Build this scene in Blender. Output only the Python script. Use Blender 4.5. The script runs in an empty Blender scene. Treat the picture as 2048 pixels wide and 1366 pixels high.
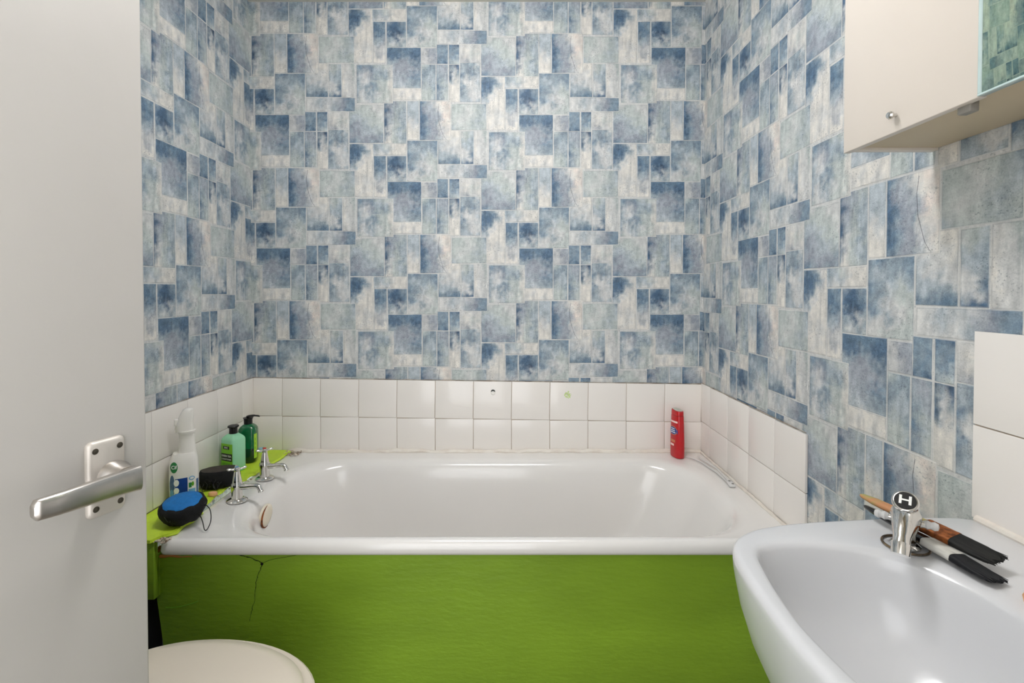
import bpy, bmesh, math, random
import numpy as np
from mathutils import Vector, Matrix, noise as mnoise

S = bpy.context.scene
C = S.collection
random.seed(7)

# ------------------------------------------------------------------ camera, world, exposure
F_PX, PITCH = 970.0, math.radians(1.0)
cam_d = bpy.data.cameras.new('camera')
cam = bpy.data.objects.new('camera', cam_d)
C.objects.link(cam)
cam.location = (0, 0, 1.2)
cam.rotation_euler = (math.radians(90) - PITCH, 0, 0)
cam_d.sensor_width = 36
cam_d.lens = 36 * F_PX / 2048
cam_d.shift_x = -6 / 2048
cam_d.shift_y = -(101 - F_PX * math.tan(PITCH)) / 2048
cam_d.clip_start = 0.01
S.camera = cam

W = bpy.data.worlds.new('world')
S.world = W
W.use_nodes = True
W.node_tree.nodes['Background'].inputs[0].default_value = (0.97, 0.98, 1.0, 1)
W.node_tree.nodes['Background'].inputs[1].default_value = 2.4

S.view_settings.view_transform = 'Standard'
S.view_settings.look = 'None'
S.view_settings.gamma = 1
S.view_settings.use_curve_mapping = False
S.view_settings.exposure = 0.42
S.cycles.max_bounces = 7
S.cycles.diffuse_bounces = 5
S.cycles.use_light_tree = False
S.cycles.adaptive_threshold = 0.05
S.cycles.adaptive_min_samples = 12
S.cycles.glossy_bounces = 6
S.cycles.caustics_reflective = False
S.cycles.caustics_refractive = False

LAMP_POS, LAMP_POWER = (-0.12, 0.96), 27.0
XL, XR, YB, YF, ZC = -1.054, 0.752, 1.94, -0.09, 2.344
RIM = 0.555


# ------------------------------------------------------------------ materials
def lin(c):
    out = []
    for v in c[:3]:
        v = v / 255.0
        out.append(v / 12.92 if v <= 0.04045 else ((v + 0.055) / 1.055) ** 2.4)
    return tuple(out)


def mat(name, rgb, rough=0.5, metal=0.0, var=0.0, scale=8.0, rgb2=None, bump=0.0, bscale=60.0, coat=0.0,
        trans=0.0, ior=1.45, emit=0.0, stretch=(1, 1, 1), detail=4.0, alpha=1.0):
    m = bpy.data.materials.new(name)
    m.use_nodes = True
    nt = m.node_tree
    b = nt.nodes['Principled BSDF']
    c = lin(rgb)
    b.inputs['Base Color'].default_value = (*c, 1)
    b.inputs['Roughness'].default_value = rough
    b.inputs['Metallic'].default_value = metal
    b.inputs['IOR'].default_value = ior
    b.inputs['Coat Weight'].default_value = coat
    b.inputs['Coat Roughness'].default_value = 0.08
    b.inputs['Transmission Weight'].default_value = trans
    if alpha < 1:
        b.inputs['Alpha'].default_value = alpha
    if emit:
        b.inputs['Emission Color'].default_value = (*c, 1)
        b.inputs['Emission Strength'].default_value = emit
    tc = nt.nodes.new('ShaderNodeTexCoord')
    mp = nt.nodes.new('ShaderNodeMapping')
    mp.inputs['Scale'].default_value = stretch
    nt.links.new(tc.outputs['Object'], mp.inputs['Vector'])
    if var > 0 or rgb2:
        n = nt.nodes.new('ShaderNodeTexNoise')
        n.inputs['Scale'].default_value = scale
        n.inputs['Detail'].default_value = detail
        nt.links.new(mp.outputs[0], n.inputs['Vector'])
        r = nt.nodes.new('ShaderNodeValToRGB')
        if rgb2:
            c0, c1 = lin(rgb2), c
            r.color_ramp.elements[0].position = 0.38
            r.color_ramp.elements[1].position = 0.60
        else:
            c0 = tuple(x * (1 - var) for x in c)
            c1 = tuple(min(1, x * (1 + var)) for x in c)
            r.color_ramp.elements[0].position = 0.3
            r.color_ramp.elements[1].position = 0.7
        r.color_ramp.elements[0].color = (*c0, 1)
        r.color_ramp.elements[1].color = (*c1, 1)
        nt.links.new(n.outputs['Fac'], r.inputs['Fac'])
        nt.links.new(r.outputs['Color'], b.inputs['Base Color'])
    if bump > 0:
        n2 = nt.nodes.new('ShaderNodeTexNoise')
        n2.inputs['Scale'].default_value = bscale
        n2.inputs['Detail'].default_value = 5
        nt.links.new(mp.outputs[0], n2.inputs['Vector'])
        bp = nt.nodes.new('ShaderNodeBump')
        bp.inputs['Strength'].default_value = bump
        bp.inputs['Distance'].default_value = 0.004
        nt.links.new(n2.outputs['Fac'], bp.inputs['Height'])
        nt.links.new(bp.outputs[0], b.inputs['Normal'])
    return m


def wallpaper_material():
    m = bpy.data.materials.new('wallpaper')
    m.use_nodes = True
    nt = m.node_tree
    N, L = nt.nodes, nt.links
    b = N['Principled BSDF']
    b.inputs['Roughness'].default_value = 0.5
    b.inputs['Specular IOR Level'].default_value = 0.35

    def math_(op, a, c=None, d=None, clamp=False):
        n = N.new('ShaderNodeMath')
        n.operation = op
        n.use_clamp = clamp
        for i, v in enumerate((a, c, d)):
            if v is None:
                continue
            if isinstance(v, (int, float)):
                n.inputs[i].default_value = v
            else:
                L.new(v, n.inputs[i])
        return n.outputs[0]

    def noise(vec, scale, detail=3, rough=0.55):
        n = N.new('ShaderNodeTexNoise')
        n.inputs['Scale'].default_value = scale
        n.inputs['Detail'].default_value = detail
        n.inputs['Roughness'].default_value = rough
        L.new(vec, n.inputs['Vector'])
        return n.outputs['Fac']

    def rng(v, a, c, d, e, smooth=False):
        n = N.new('ShaderNodeMapRange')
        if smooth:
            n.interpolation_type = 'SMOOTHSTEP'
        n.inputs[1].default_value, n.inputs[2].default_value = a, c
        n.inputs[3].default_value, n.inputs[4].default_value = d, e
        L.new(v, n.inputs[0])
        return n.outputs[0]

    def mix(fac, a, c, mode='MIX'):
        n = N.new('ShaderNodeMix')
        n.data_type = 'RGBA'
        n.blend_type = mode
        for sock, v in ((n.inputs[0], fac), (n.inputs[6], a), (n.inputs[7], c)):
            if isinstance(v, (int, float)):
                sock.default_value = v
            elif isinstance(v, tuple):
                sock.default_value = (*v, 1)
            else:
                L.new(v, sock)
        return n.outputs[2]

    col = N.new('ShaderNodeAttribute')
    col.attribute_name = 'print_colour'
    ed = N.new('ShaderNodeAttribute')
    ed.attribute_name = 'patch_edge'
    sp = N.new('ShaderNodeSeparateColor')
    L.new(ed.outputs['Color'], sp.inputs[0])
    pos = N.new('ShaderNodeAttribute')
    pos.attribute_name = 'print_pos'
    pv = pos.outputs['Vector']
    mp = N.new('ShaderNodeMapping')
    mp.inputs['Scale'].default_value = (1, 0.16, 1)
    L.new(pv, mp.inputs['Vector'])
    # brush grain: mottled specks, vertical streaks, fine paper grain
    g1 = noise(pv, 70, 5, 0.65)
    g2 = noise(mp.outputs[0], 150, 4, 0.6)
    g3 = noise(pv, 330, 3, 0.6)
    f1 = rng(g1, 0.32, 0.68, 0.80, 1.15)
    streak = N.new('ShaderNodeMapRange')
    L.new(g2, streak.inputs[0])
    for i, v in ((1, 0.3), (2, 0.7), (3, 0.80), (4, 1.16)):
        streak.inputs[i].default_value = v
    # blue channel of patch_edge says how streaky that patch is
    sm = math_('ADD', math_('MULTIPLY', math_('SUBTRACT', streak.outputs[0], 1.0), sp.outputs[2]), 1.0)
    f3 = rng(g3, 0.25, 0.75, 0.80, 1.18)
    k = math_('MULTIPLY', math_('MULTIPLY', f1, sm), f3)
    sc = N.new('ShaderNodeSeparateColor')
    L.new(col.outputs['Color'], sc.inputs[0])
    k = math_('ADD', math_('MULTIPLY', math_('SUBTRACT', k, 1.0), rng(sc.outputs[0], 0.12, 0.62, 1.5, 0.6)), 1.0)
    speck = math_('MULTIPLY', rng(noise(pv, 190, 2, 0.7), 0.56, 0.66, 0, 1, True), rng(noise(pv, 17, 1), 0.45, 0.62, 0, 0.42))
    k = math_('MULTIPLY', k, math_('SUBTRACT', 1.0, speck))
    cc = N.new('ShaderNodeCombineColor')
    L.new(k, cc.inputs[0])
    L.new(math_('POWER', k, 0.94), cc.inputs[1])
    L.new(math_('POWER', k, 0.88), cc.inputs[2])
    base = mix(1.0, col.outputs['Color'], cc.outputs[0], 'MULTIPLY')
    # printed joint lines between the patches, slightly embossed
    wob = math_('MULTIPLY', math_('SUBTRACT', noise(pv, 45, 2), 0.5), 0.0022)
    d = math_('ADD', math_('MINIMUM', sp.outputs[0], sp.outputs[1]), wob)
    dark = math_('MULTIPLY', rng(d, 0.0014, 0.0046, 1, 0, True), rng(noise(pv, 26, 2), 0.35, 0.6, 0.05, 0.5))
    base = mix(dark, base, lin((112, 122, 132)))
    line = math_('MULTIPLY', rng(d, 0.0012, 0.0023, 1, 0, True), rng(noise(pv, 9, 2), 0.32, 0.62, 0.25, 0.85))
    base = mix(line, base, lin((218, 217, 212)))
    crk = math_('ADD', math_('ABSOLUTE', ed.outputs['Alpha']), math_('MULTIPLY', noise(pv, 120, 1), 0.0012))
    base = mix(rng(crk, 0.0007, 0.0019, 0.85, 0, True), base, lin((84, 88, 94)))
    L.new(base, b.inputs['Base Color'])
    bp = N.new('ShaderNodeBump')
    bp.inputs['Strength'].default_value = 0.35
    bp.inputs['Distance'].default_value = 0.002
    h = math_('ADD', rng(d, 0.0, 0.003, 0, 1, True), math_('MULTIPLY', g3, 0.5))
    L.new(h, bp.inputs['Height'])
    L.new(bp.outputs[0], b.inputs['Normal'])
    return m


def chrome_m(name='chrome', rgb=(222, 220, 216), rough=0.1):
    return mat(name, rgb, rough, 1.0, var=0.04, scale=30)


M = dict(
    paper=wallpaper_material(),
    tile=mat('tile_glaze', (236, 231, 225), 0.22, coat=0.3, var=0.012, scale=3),
    grout=mat('grout', (182, 166, 148), 0.85, var=0.18, scale=14),
    sealant=mat('old_sealant', (230, 224, 214), 0.5, rgb2=(222, 213, 202), scale=22, bump=0.3, bscale=120),
    enamel=mat('bath_enamel', (231, 228, 224), 0.2, coat=0.5, var=0.01, scale=3),
    ceramic=mat('basin_ceramic', (213, 214, 216), 0.2, coat=0.3, var=0.012, scale=4),
    seat=mat('toilet_plastic', (226, 215, 198), 0.32, coat=0.15, var=0.01, scale=5),
    chrome=chrome_m(),
    alu=mat('satin_aluminium', (205, 200, 194), 0.3, 1.0, var=0.06, scale=40),
    alup=mat('painted_aluminium', (206, 199, 190), 0.42, 0.35, var=0.07, scale=18),
    screw=mat('dull_screw', (92, 86, 76), 0.5, 0.8, var=0.1, scale=200),
    door=mat('door_paint', (194, 190, 184), 0.38, var=0.02, scale=5, bump=0.05, bscale=40),
    ceil=mat('ceiling_paint', (222, 216, 206), 0.8, var=0.02, scale=6, bump=0.1, bscale=50),
    plain=mat('white_wall_paint', (226, 222, 214), 0.7, var=0.02, scale=6),
    floor=mat('grey_vinyl', (128, 120, 110), 0.5, var=0.12, scale=6),
    green=mat('green_paint', (132, 166, 42), 0.42, var=0.10, scale=9, bump=0.35, bscale=70, stretch=(0.35, 1, 1)),
    lime=mat('lime_paint', (194, 222, 56), 0.5, var=0.07, scale=16, bump=0.5, bscale=90),
    crack=mat('panel_crack', (34, 52, 8), 0.9, var=0.2, scale=60),
    wood=mat('raw_batten', (190, 122, 62), 0.75, rgb2=(120, 62, 30), scale=40, stretch=(0.25, 1, 1)),
    plaster=mat('crumbled_plaster', (214, 202, 186), 0.9, rgb2=(142, 120, 98), scale=60, bump=0.5, bscale=200),
    cab=mat('cabinet_white', (220, 211, 200), 0.4, var=0.012, scale=5),
    cabu=mat('cabinet_board', (206, 190, 162), 0.55, var=0.02, scale=8),
    mirror=mat('mirror_silver', (176, 196, 178), 0.02, 1.0, var=0.01, scale=2),
    glass_edge=mat('mirror_glass_edge', (196, 216, 214), 0.1, 0.0, var=0.05, scale=30, coat=0.6),
    black=mat('black_plastic', (16, 15, 14), 0.38, var=0.2, scale=40),
    blackf=mat('black_fabric', (15, 15, 15), 0.85, var=0.3, scale=90, bump=0.5, bscale=160),
    brownf=mat('brown_black_lining', (58, 50, 44), 0.7, var=0.3, scale=60),
    blue=mat('blue_mesh_fabric', (18, 112, 182), 0.7, var=0.12, scale=70, bump=0.3, bscale=260),
    white_pl=mat('white_plastic', (232, 229, 222), 0.3, var=0.012, scale=10, coat=0.2),
    mint=mat('mint_lotion_bottle', (150, 214, 172), 0.25, var=0.04, scale=10, coat=0.4),
    bottle_green=mat('dark_green_bottle', (8, 104, 58), 0.12, var=0.15, scale=12, coat=0.7),
    bottle_deep=mat('dark_green_liquid', (6, 52, 34), 0.12, var=0.15, scale=12, coat=0.7),
    label_green=mat('label_green', (126, 196, 40), 0.4, var=0.03, scale=30),
    label_lime=mat('label_yellow_green', (168, 214, 50), 0.4, var=0.03, scale=30),
    label_mid=mat('label_mid_green', (98, 166, 30), 0.4, var=0.15, scale=120),
    ink=mat('label_black', (22, 30, 24), 0.4, var=0.1, scale=50),
    inkw=mat('print_white', (240, 240, 236), 0.4, var=0.02, scale=50),
    logo_green=mat('logo_green', (42, 128, 66), 0.35, var=0.08, scale=60),
    navy=mat('label_navy', (26, 66, 142), 0.35, var=0.1, scale=60),
    steel_blue=mat('label_steel_blue', (82, 110, 148), 0.35, var=0.2, scale=80),
    sky=mat('label_sky_blue', (110, 168, 208), 0.35, var=0.1, scale=60),
    red=mat('red_bottle', (186, 8, 22), 0.28, var=0.05, scale=14, coat=0.4),
    redd=mat('dark_red_seam', (96, 10, 16), 0.4, var=0.1, scale=60),
    pink=mat('print_pale_pink', (246, 214, 208), 0.4, var=0.04, scale=60),
    gold=mat('print_tan', (196, 120, 84), 0.4, var=0.1, scale=60),
    capgrey=mat('cap_top_grey', (190, 190, 178), 0.5, var=0.06, scale=40),
    clear=mat('clear_plastic', (240, 240, 238), 0.15, trans=0.25, ior=1.3, var=0.01, scale=20),
    dot=mat('grey_stud', (112, 112, 106), 0.4, var=0.1, scale=80),
    bronze=mat('tarnished_ring', (150, 128, 98), 0.3, 0.8, rgb2=(84, 76, 66), scale=60),
    clipgrey=mat('grey_plastic_clip', (150, 146, 138), 0.5, var=0.05, scale=40),
    caulk=mat('brown_grout_line', (128, 112, 96), 0.85, rgb2=(186, 176, 162), scale=24),
    rust=mat('rust_stain', (150, 84, 36), 0.85, rgb2=(92, 44, 20), scale=90),
    cream=mat('overflow_cream', (236, 226, 206), 0.4, var=0.03, scale=20),
    handle_wood=mat('brush_wood', (188, 134, 92), 0.55, rgb2=(150, 158, 96), scale=34, stretch=(1, 1, 1)),
    ferr_rust=mat('rusty_ferrule', (158, 92, 44), 0.55, 0.35, rgb2=(104, 54, 22), scale=130),
    ferr=mat('ferrule_paper_white', (212, 210, 202), 0.45, rgb2=(168, 166, 158), scale=120, stretch=(0.2, 1, 1)),
    bristle=mat('black_bristle', (30, 30, 27), 0.7, rgb2=(12, 12, 12), scale=300, stretch=(0.06, 1, 1)),
    bristle2=mat('navy_black_bristle', (16, 18, 24), 0.65, rgb2=(8, 8, 12), scale=300, stretch=(0.06, 1, 1)),
    handle_black=mat('black_lacquer_handle', (12, 12, 12), 0.22, var=0.2, scale=30, coat=0.6),
    soap=mat('peach_soap', (232, 176, 130), 0.5, var=0.04, scale=20),
    blueitem=mat('pale_blue_plastic', (150, 190, 216), 0.4, var=0.04, scale=20),
    red_dot=mat('red_cap', (190, 58, 40), 0.4, var=0.08, scale=60),
    blue_dot=mat('blue_cap', (110, 146, 176), 0.35, var=0.08, scale=60),
    acrylic=mat('clear_acrylic', (240, 240, 238), 0.1, trans=0.35, ior=1.4, var=0.02, scale=40),
    smear=mat('paint_smear_green', (176, 206, 96), 0.6, rgb2=(214, 226, 176), scale=400),
    greyd=mat('dark_grey', (70, 74, 72), 0.6, var=0.1, scale=60),
    lamp=mat('opal_lamp', (251, 252, 255), 0.5, emit=LAMP_POWER, var=0.005, scale=5),
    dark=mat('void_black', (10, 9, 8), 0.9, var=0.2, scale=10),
)
nt_l = M['lamp'].node_tree


# ------------------------------------------------------------------ object helpers
def tag(o, label=None, cat=None, group=None, kind=None):
    if label:
        o['label'] = label
    if cat:
        o['category'] = cat
    if group:
        o['group'] = group
    if kind:
        o['kind'] = kind
    return o


def empty(name, loc=(0, 0, 0), rz=0.0):
    o = bpy.data.objects.new(name, None)
    o.empty_display_size = 0.05
    C.objects.link(o)
    o.location = loc
    o.rotation_euler = (0, 0, rz)
    return o


def link(name, me, m=None, parent=None, loc=None):
    o = bpy.data.objects.new(name, me)
    C.objects.link(o)
    if m is not None and not me.materials:
        me.materials.append(m)
    if parent is not None:
        o.parent = parent
    if loc is not None:
        o.location = loc
    return o


def mesh(name, verts, faces, m, parent=None, smooth=True, loc=None, angle=40):
    me = bpy.data.meshes.new(name)
    me.from_pydata([tuple(v) for v in verts], [], faces)
    bm = bmesh.new()
    bm.from_mesh(me)
    bmesh.ops.recalc_face_normals(bm, faces=bm.faces)
    bm.to_mesh(me)
    bm.free()
    if smooth:
        me.shade_smooth()
        try:
            me.set_sharp_from_angle(angle=math.radians(angle))
        except Exception:
            pass
    return link(name, me, m, parent, loc)


def box_mesh(name, lo, hi, bevel=0.0, seg=2):
    bm = bmesh.new()
    bmesh.ops.create_cube(bm, size=1)
    lo, hi = Vector(lo), Vector(hi)
    for v in bm.verts:
        v.co = Vector((lo[i] + (v.co[i] + 0.5) * (hi[i] - lo[i]) for i in range(3)))
    if bevel:
        bmesh.ops.bevel(bm, geom=list(bm.edges), offset=bevel, segments=seg, profile=0.5, affect='EDGES')
    me = bpy.data.meshes.new(name)
    bm.to_mesh(me)
    bm.free()
    if bevel:
        me.shade_smooth()
        me.set_sharp_from_angle(angle=math.radians(50))
    return me


def box(name, lo, hi, m, parent=None, bevel=0.0, seg=2, loc=None):
    return link(name, box_mesh(name, lo, hi, bevel, seg), m, parent, loc)


def loft(name, rings, m, parent=None, cap0=True, cap1=True, closed=True, smooth=True, angle=40, loc=None):
    n = len(rings[0])
    V = [p for r in rings for p in r]
    Fc = []
    for i in range(len(rings) - 1):
        for j in range(n if closed else n - 1):
            k = (j + 1) % n
            Fc.append((i * n + j, i * n + k, (i + 1) * n + k, (i + 1) * n + j))
    if cap0:
        Fc.append(tuple(range(n - 1, -1, -1)))
    if cap1:
        Fc.append(tuple((len(rings) - 1) * n + j for j in range(n)))
    return mesh(name, V, Fc, m, parent, smooth, loc, angle)


def lathe(name, prof, m, parent=None, n=32, loc=None, axis='Z', sx=1, sy=1, angle=40):
    rings = []
    for r, z in prof:
        ring = []
        for j in range(n):
            a = 2 * math.pi * j / n
            p = (sx * r * math.cos(a), sy * r * math.sin(a), z)
            if axis == 'X':
                p = (z, p[0], p[1])
            elif axis == 'Y':
                p = (p[0], z, p[1])
            ring.append(p)
        rings.append(ring)
    return loft(name, rings, m, parent, loc=loc, angle=angle)


def smooth_path(pts, sub=8, closed=False):
    P = [Vector(p) for p in pts]
    out = []
    n = len(P)
    rngn = n if closed else n - 1
    for i in range(rngn):
        p1, p2 = P[i], P[(i + 1) % n]
        p0 = P[i - 1] if (closed or i > 0) else p1 * 2 - p2
        p3 = P[(i + 2) % n] if (closed or i < n - 2) else p2 * 2 - p1
        for s in range(sub):
            t = s / sub
            out.append(0.5 * ((2 * p1) + (p2 - p0) * t + (2 * p0 - 5 * p1 + 4 * p2 - p3) * t * t
                              + (3 * p1 - p0 - 3 * p2 + p3) * t ** 3))
    if not closed:
        out.append(P[-1])
    return out


def tube_rings(path, rad, n=10, flat=1.0):
    P = [Vector(p) for p in path]
    rings = []
    up = None
    for i, p in enumerate(P):
        t = (P[min(i + 1, len(P) - 1)] - P[max(i - 1, 0)]).normalized()
        if up is None:
            up = Vector((0, 0, 1)) if abs(t.z) < 0.9 else Vector((0, 1, 0))
        s = t.cross(up).normalized()
        up = s.cross(t).normalized()
        r = rad[i] if isinstance(rad, (list, tuple)) else rad
        rings.append([p + s * r * math.cos(2 * math.pi * j / n) + up * r * flat * math.sin(2 * math.pi * j / n)
                      for j in range(n)])
    return rings


def tube(name, path, rad, m, parent=None, n=10, flat=1.0, loc=None):
    return loft(name, tube_rings(path, rad, n, flat), m, parent, loc=loc)


def prism(name, outline, z0, z1, m, parent=None, loc=None, smooth=False):
    a = [(p[0], p[1], z0) for p in outline]
    b = [(p[0], p[1], z1) for p in outline]
    return loft(name, [a, b], m, parent, loc=loc, smooth=smooth)


def text_mesh(txt, size):
    cu = bpy.data.curves.new('lettering', 'FONT')
    cu.body = txt
    cu.size = size
    cu.align_x = 'CENTER'
    cu.align_y = 'CENTER'
    cu.resolution_u = 3
    cu.offset = size * 0.02
    o = bpy.data.objects.new('lettering', cu)
    C.objects.link(o)
    dg = bpy.context.evaluated_depsgraph_get()
    dg.update()
    me = bpy.data.meshes.new_from_object(o.evaluated_get(dg))
    bpy.data.objects.remove(o)
    bpy.data.curves.remove(cu)
    return me


def text_on(name, txt, size, surf, s0, z0, m, parent, sx=1.0, off=0.0012):
    """lettering wrapped on a surface given by surf(s, z, offset)"""
    me = text_mesh(txt, size)
    for v in me.vertices:
        v.co = surf(s0 + v.co.x * sx, z0 + v.co.y, off)
    me.name = name
    me.materials.clear()
    return link(name, me, m, parent)


def patch_on(name, surf, s0, s1, z0, z1, m, parent, off=0.0005, n=8, shape='rect'):
    """a thin printed label hugging a surface"""
    V, Fc = [], []
    if shape == 'rect':
        for i in range(n + 1):
            for j in range(n + 1):
                V.append(surf(s0 + (s1 - s0) * i / n, z0 + (z1 - z0) * j / n, off))
        for i in range(n):
            for j in range(n):
                a = i * (n + 1) + j
                Fc.append((a, a + n + 1, a + n + 2, a + 1))
    else:
        cs, cz, rs, rz = (s0 + s1) / 2, (z0 + z1) / 2, (s1 - s0) / 2, (z1 - z0) / 2
        V.append(surf(cs, cz, off))
        k = 28
        for q in (0.5, 1.0):
            for j in range(k):
                a = 2 * math.pi * j / k
                V.append(surf(cs + rs * q * math.cos(a), cz + rz * q * math.sin(a), off))
        for j in range(k):
            Fc.append((0, 1 + j, 1 + (j + 1) % k))
            Fc.append((1 + j, 1 + k + j, 1 + k + (j + 1) % k, 1 + (j + 1) % k))
    return mesh(name, V, Fc, m, parent)


def rrect(x0, x1, y0, y1, r, z, per=10):
    pts = []
    r = min(r, (x1 - x0) / 2 - 1e-4, (y1 - y0) / 2 - 1e-4)
    cs = [(x1 - r, y1 - r, 0), (x0 + r, y1 - r, 90), (x0 + r, y0 + r, 180), (x1 - r, y0 + r, 270)]
    for q in range(4):
        cx, cy, a0 = cs[q]
        for i in range(per + 1):
            a = math.radians(a0 + 90 * i / per)
            pts.append((cx + r * math.cos(a), cy + r * math.sin(a), z))
        nx, ny, na = cs[(q + 1) % 4]
        a = math.radians(na)
        e = (nx + r * math.cos(a), ny + r * math.sin(a))
        s = pts[-1]
        for i in range(1, 8):
            t = i / 8
            pts.append((s[0] + (e[0] - s[0]) * t, s[1] + (e[1] - s[1]) * t, z))
    return pts


# ------------------------------------------------------------------ wallpaper print (half-drop repeat of painted patches)
PAL = {k: lin(v) for k, v in dict(
    C=(215, 212, 205), P=(217, 207, 199), W=(202, 203, 201), E=(183, 191, 188), L=(173, 183, 189),
    V=(157, 163, 172), M=(141, 156, 166), B=(108, 132, 152), D=(78, 104, 130), K=(62, 82, 104)).items()}
UW, UH = 1258.0, 1270.0
PSC = 0.5244 / UW
# x0, y0, x1, y1, streakiness, tone rows
PATCHES = [
    (53, 65, 383, 432, 0.3, "WWEWW EEEWW LLEEW MVLEE MVLLE VVVVM BMVMV"),
    (385, 30, 602, 436, 1.5, "BMVEE BVLEL DVEML DLELL DWEML DWELE BCELM MCEEL"),
    (605, 30, 722, 402, 0.5, "LL LL LL WL CW CC CC"),
    (265, 435, 602, 547, 0.4, "MLEWCC MLLMCCC LWWCCC".replace("MLLMCCC", "MLLCCC")),
    (53, 435, 282, 944, 1.0, "MBMWC DDBLC BDMWC DBWCC LLCCC WWCCC CWCWC CCCWC CCWCC CCCCC"),
    (285, 550, 406, 946, 0.9, "BMB BBM DBM MBL LLV WVW WWW WVW CCC CCC"),
    (412, 550, 602, 797, 0.4, "LLMML MDDBM BDKDM MLDWL BWLMW LEWLE"),
    (605, 405, 897, 797, 0.3, "BBMMB MLMMB MLMLM BMLEL MMWEE BLWWE LWMWE WWWEE WWEEW"),
    (900, 305, 1114, 632, 0.4, "CCCC WCCC WWWC LWWW LLLW MLMM BMBB"),
    (1118, 315, 1243, 632, 0.6, "EEL WEL ELM LLM WLM WWB LWD BDD"),
    (1246, 310, 1368, 637, 1.0, "WWE CWE CWW CWW"),
    (415, 795, 742, 1184, 0.3, "BBBBD DBBBD BDMDD LMVMD LVVVM LVVVM LVLBM WLVMB WLLMM WLWLM"),
    (470, 1180, 742, 1295, 0.6, "CCCCC CWCWC WCCWC"),
    (745, 800, 893, 954, 0.5, "WVL WVV WWV"),
    (890, 768, 998, 954, 0.3, "MBM BMB MBM DBD"),
    (1005, 768, 1107, 957, 0.3, "DD BM MB ML LE"),
    (1110, 768, 1304, 939, 0.5, "WWWW WCEC WVWW"),
    (745, 955, 882, 1297, 0.9, "EMM MMM MLM LLL EEM EEM EEL"),
    (885, 955, 1000, 1297, 1.4, "MVM LVL MLV BEL BLE BLE MLW"),
    (1005, 955, 1107, 1314, 1.0, "DKD MWD DWM MCW CCC CCC CCC CCC"),
    (1110, 937, 1308, 1314, 0.9, "LMLE LMMW BWBW MWWL BWWL MLWL MLWW LLLL"),
    (125, 958, 472, 1324, 0.7, "BMMEEW MVBLLC LWVMMC MWLEEC MLBEEC BWMWEC LWLEEC EWMEWC"),
    (725, 30, 1024, 404, 0.6, "BLCCPC BVLWCP DVVLCP DBVVPP DMVMCC DBVVWP BMVVWC DMVLWC"),
    (905, 635, 1370, 766, 0.3, "WWLLWVBM WWLWLVMB WWWWLVBM"),
    (1028, 57, 1364, 309, 0.5, "EEEEM EEWEL EWELE LEEEE"),
]


def vnoise(x, y, seed):
    xi, yi = np.floor(x).astype(np.int64), np.floor(y).astype(np.int64)
    fx, fy = x - xi, y - yi
    fx, fy = fx * fx * (3 - 2 * fx), fy * fy * (3 - 2 * fy)

    def h(a, b):
        n = (a * 374761393 + b * 668265263 + seed * 974711) & 0x7fffffff
        n = ((n ^ (n >> 13)) * 1274126177) & 0x7fffffff
        return ((n ^ (n >> 16)) & 0xffff) / 65535.0
    return ((h(xi, yi) * (1 - fx) + h(xi + 1, yi) * fx) * (1 - fy)
            + (h(xi, yi + 1) * (1 - fx) + h(xi + 1, yi + 1) * fx) * fy)


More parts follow.
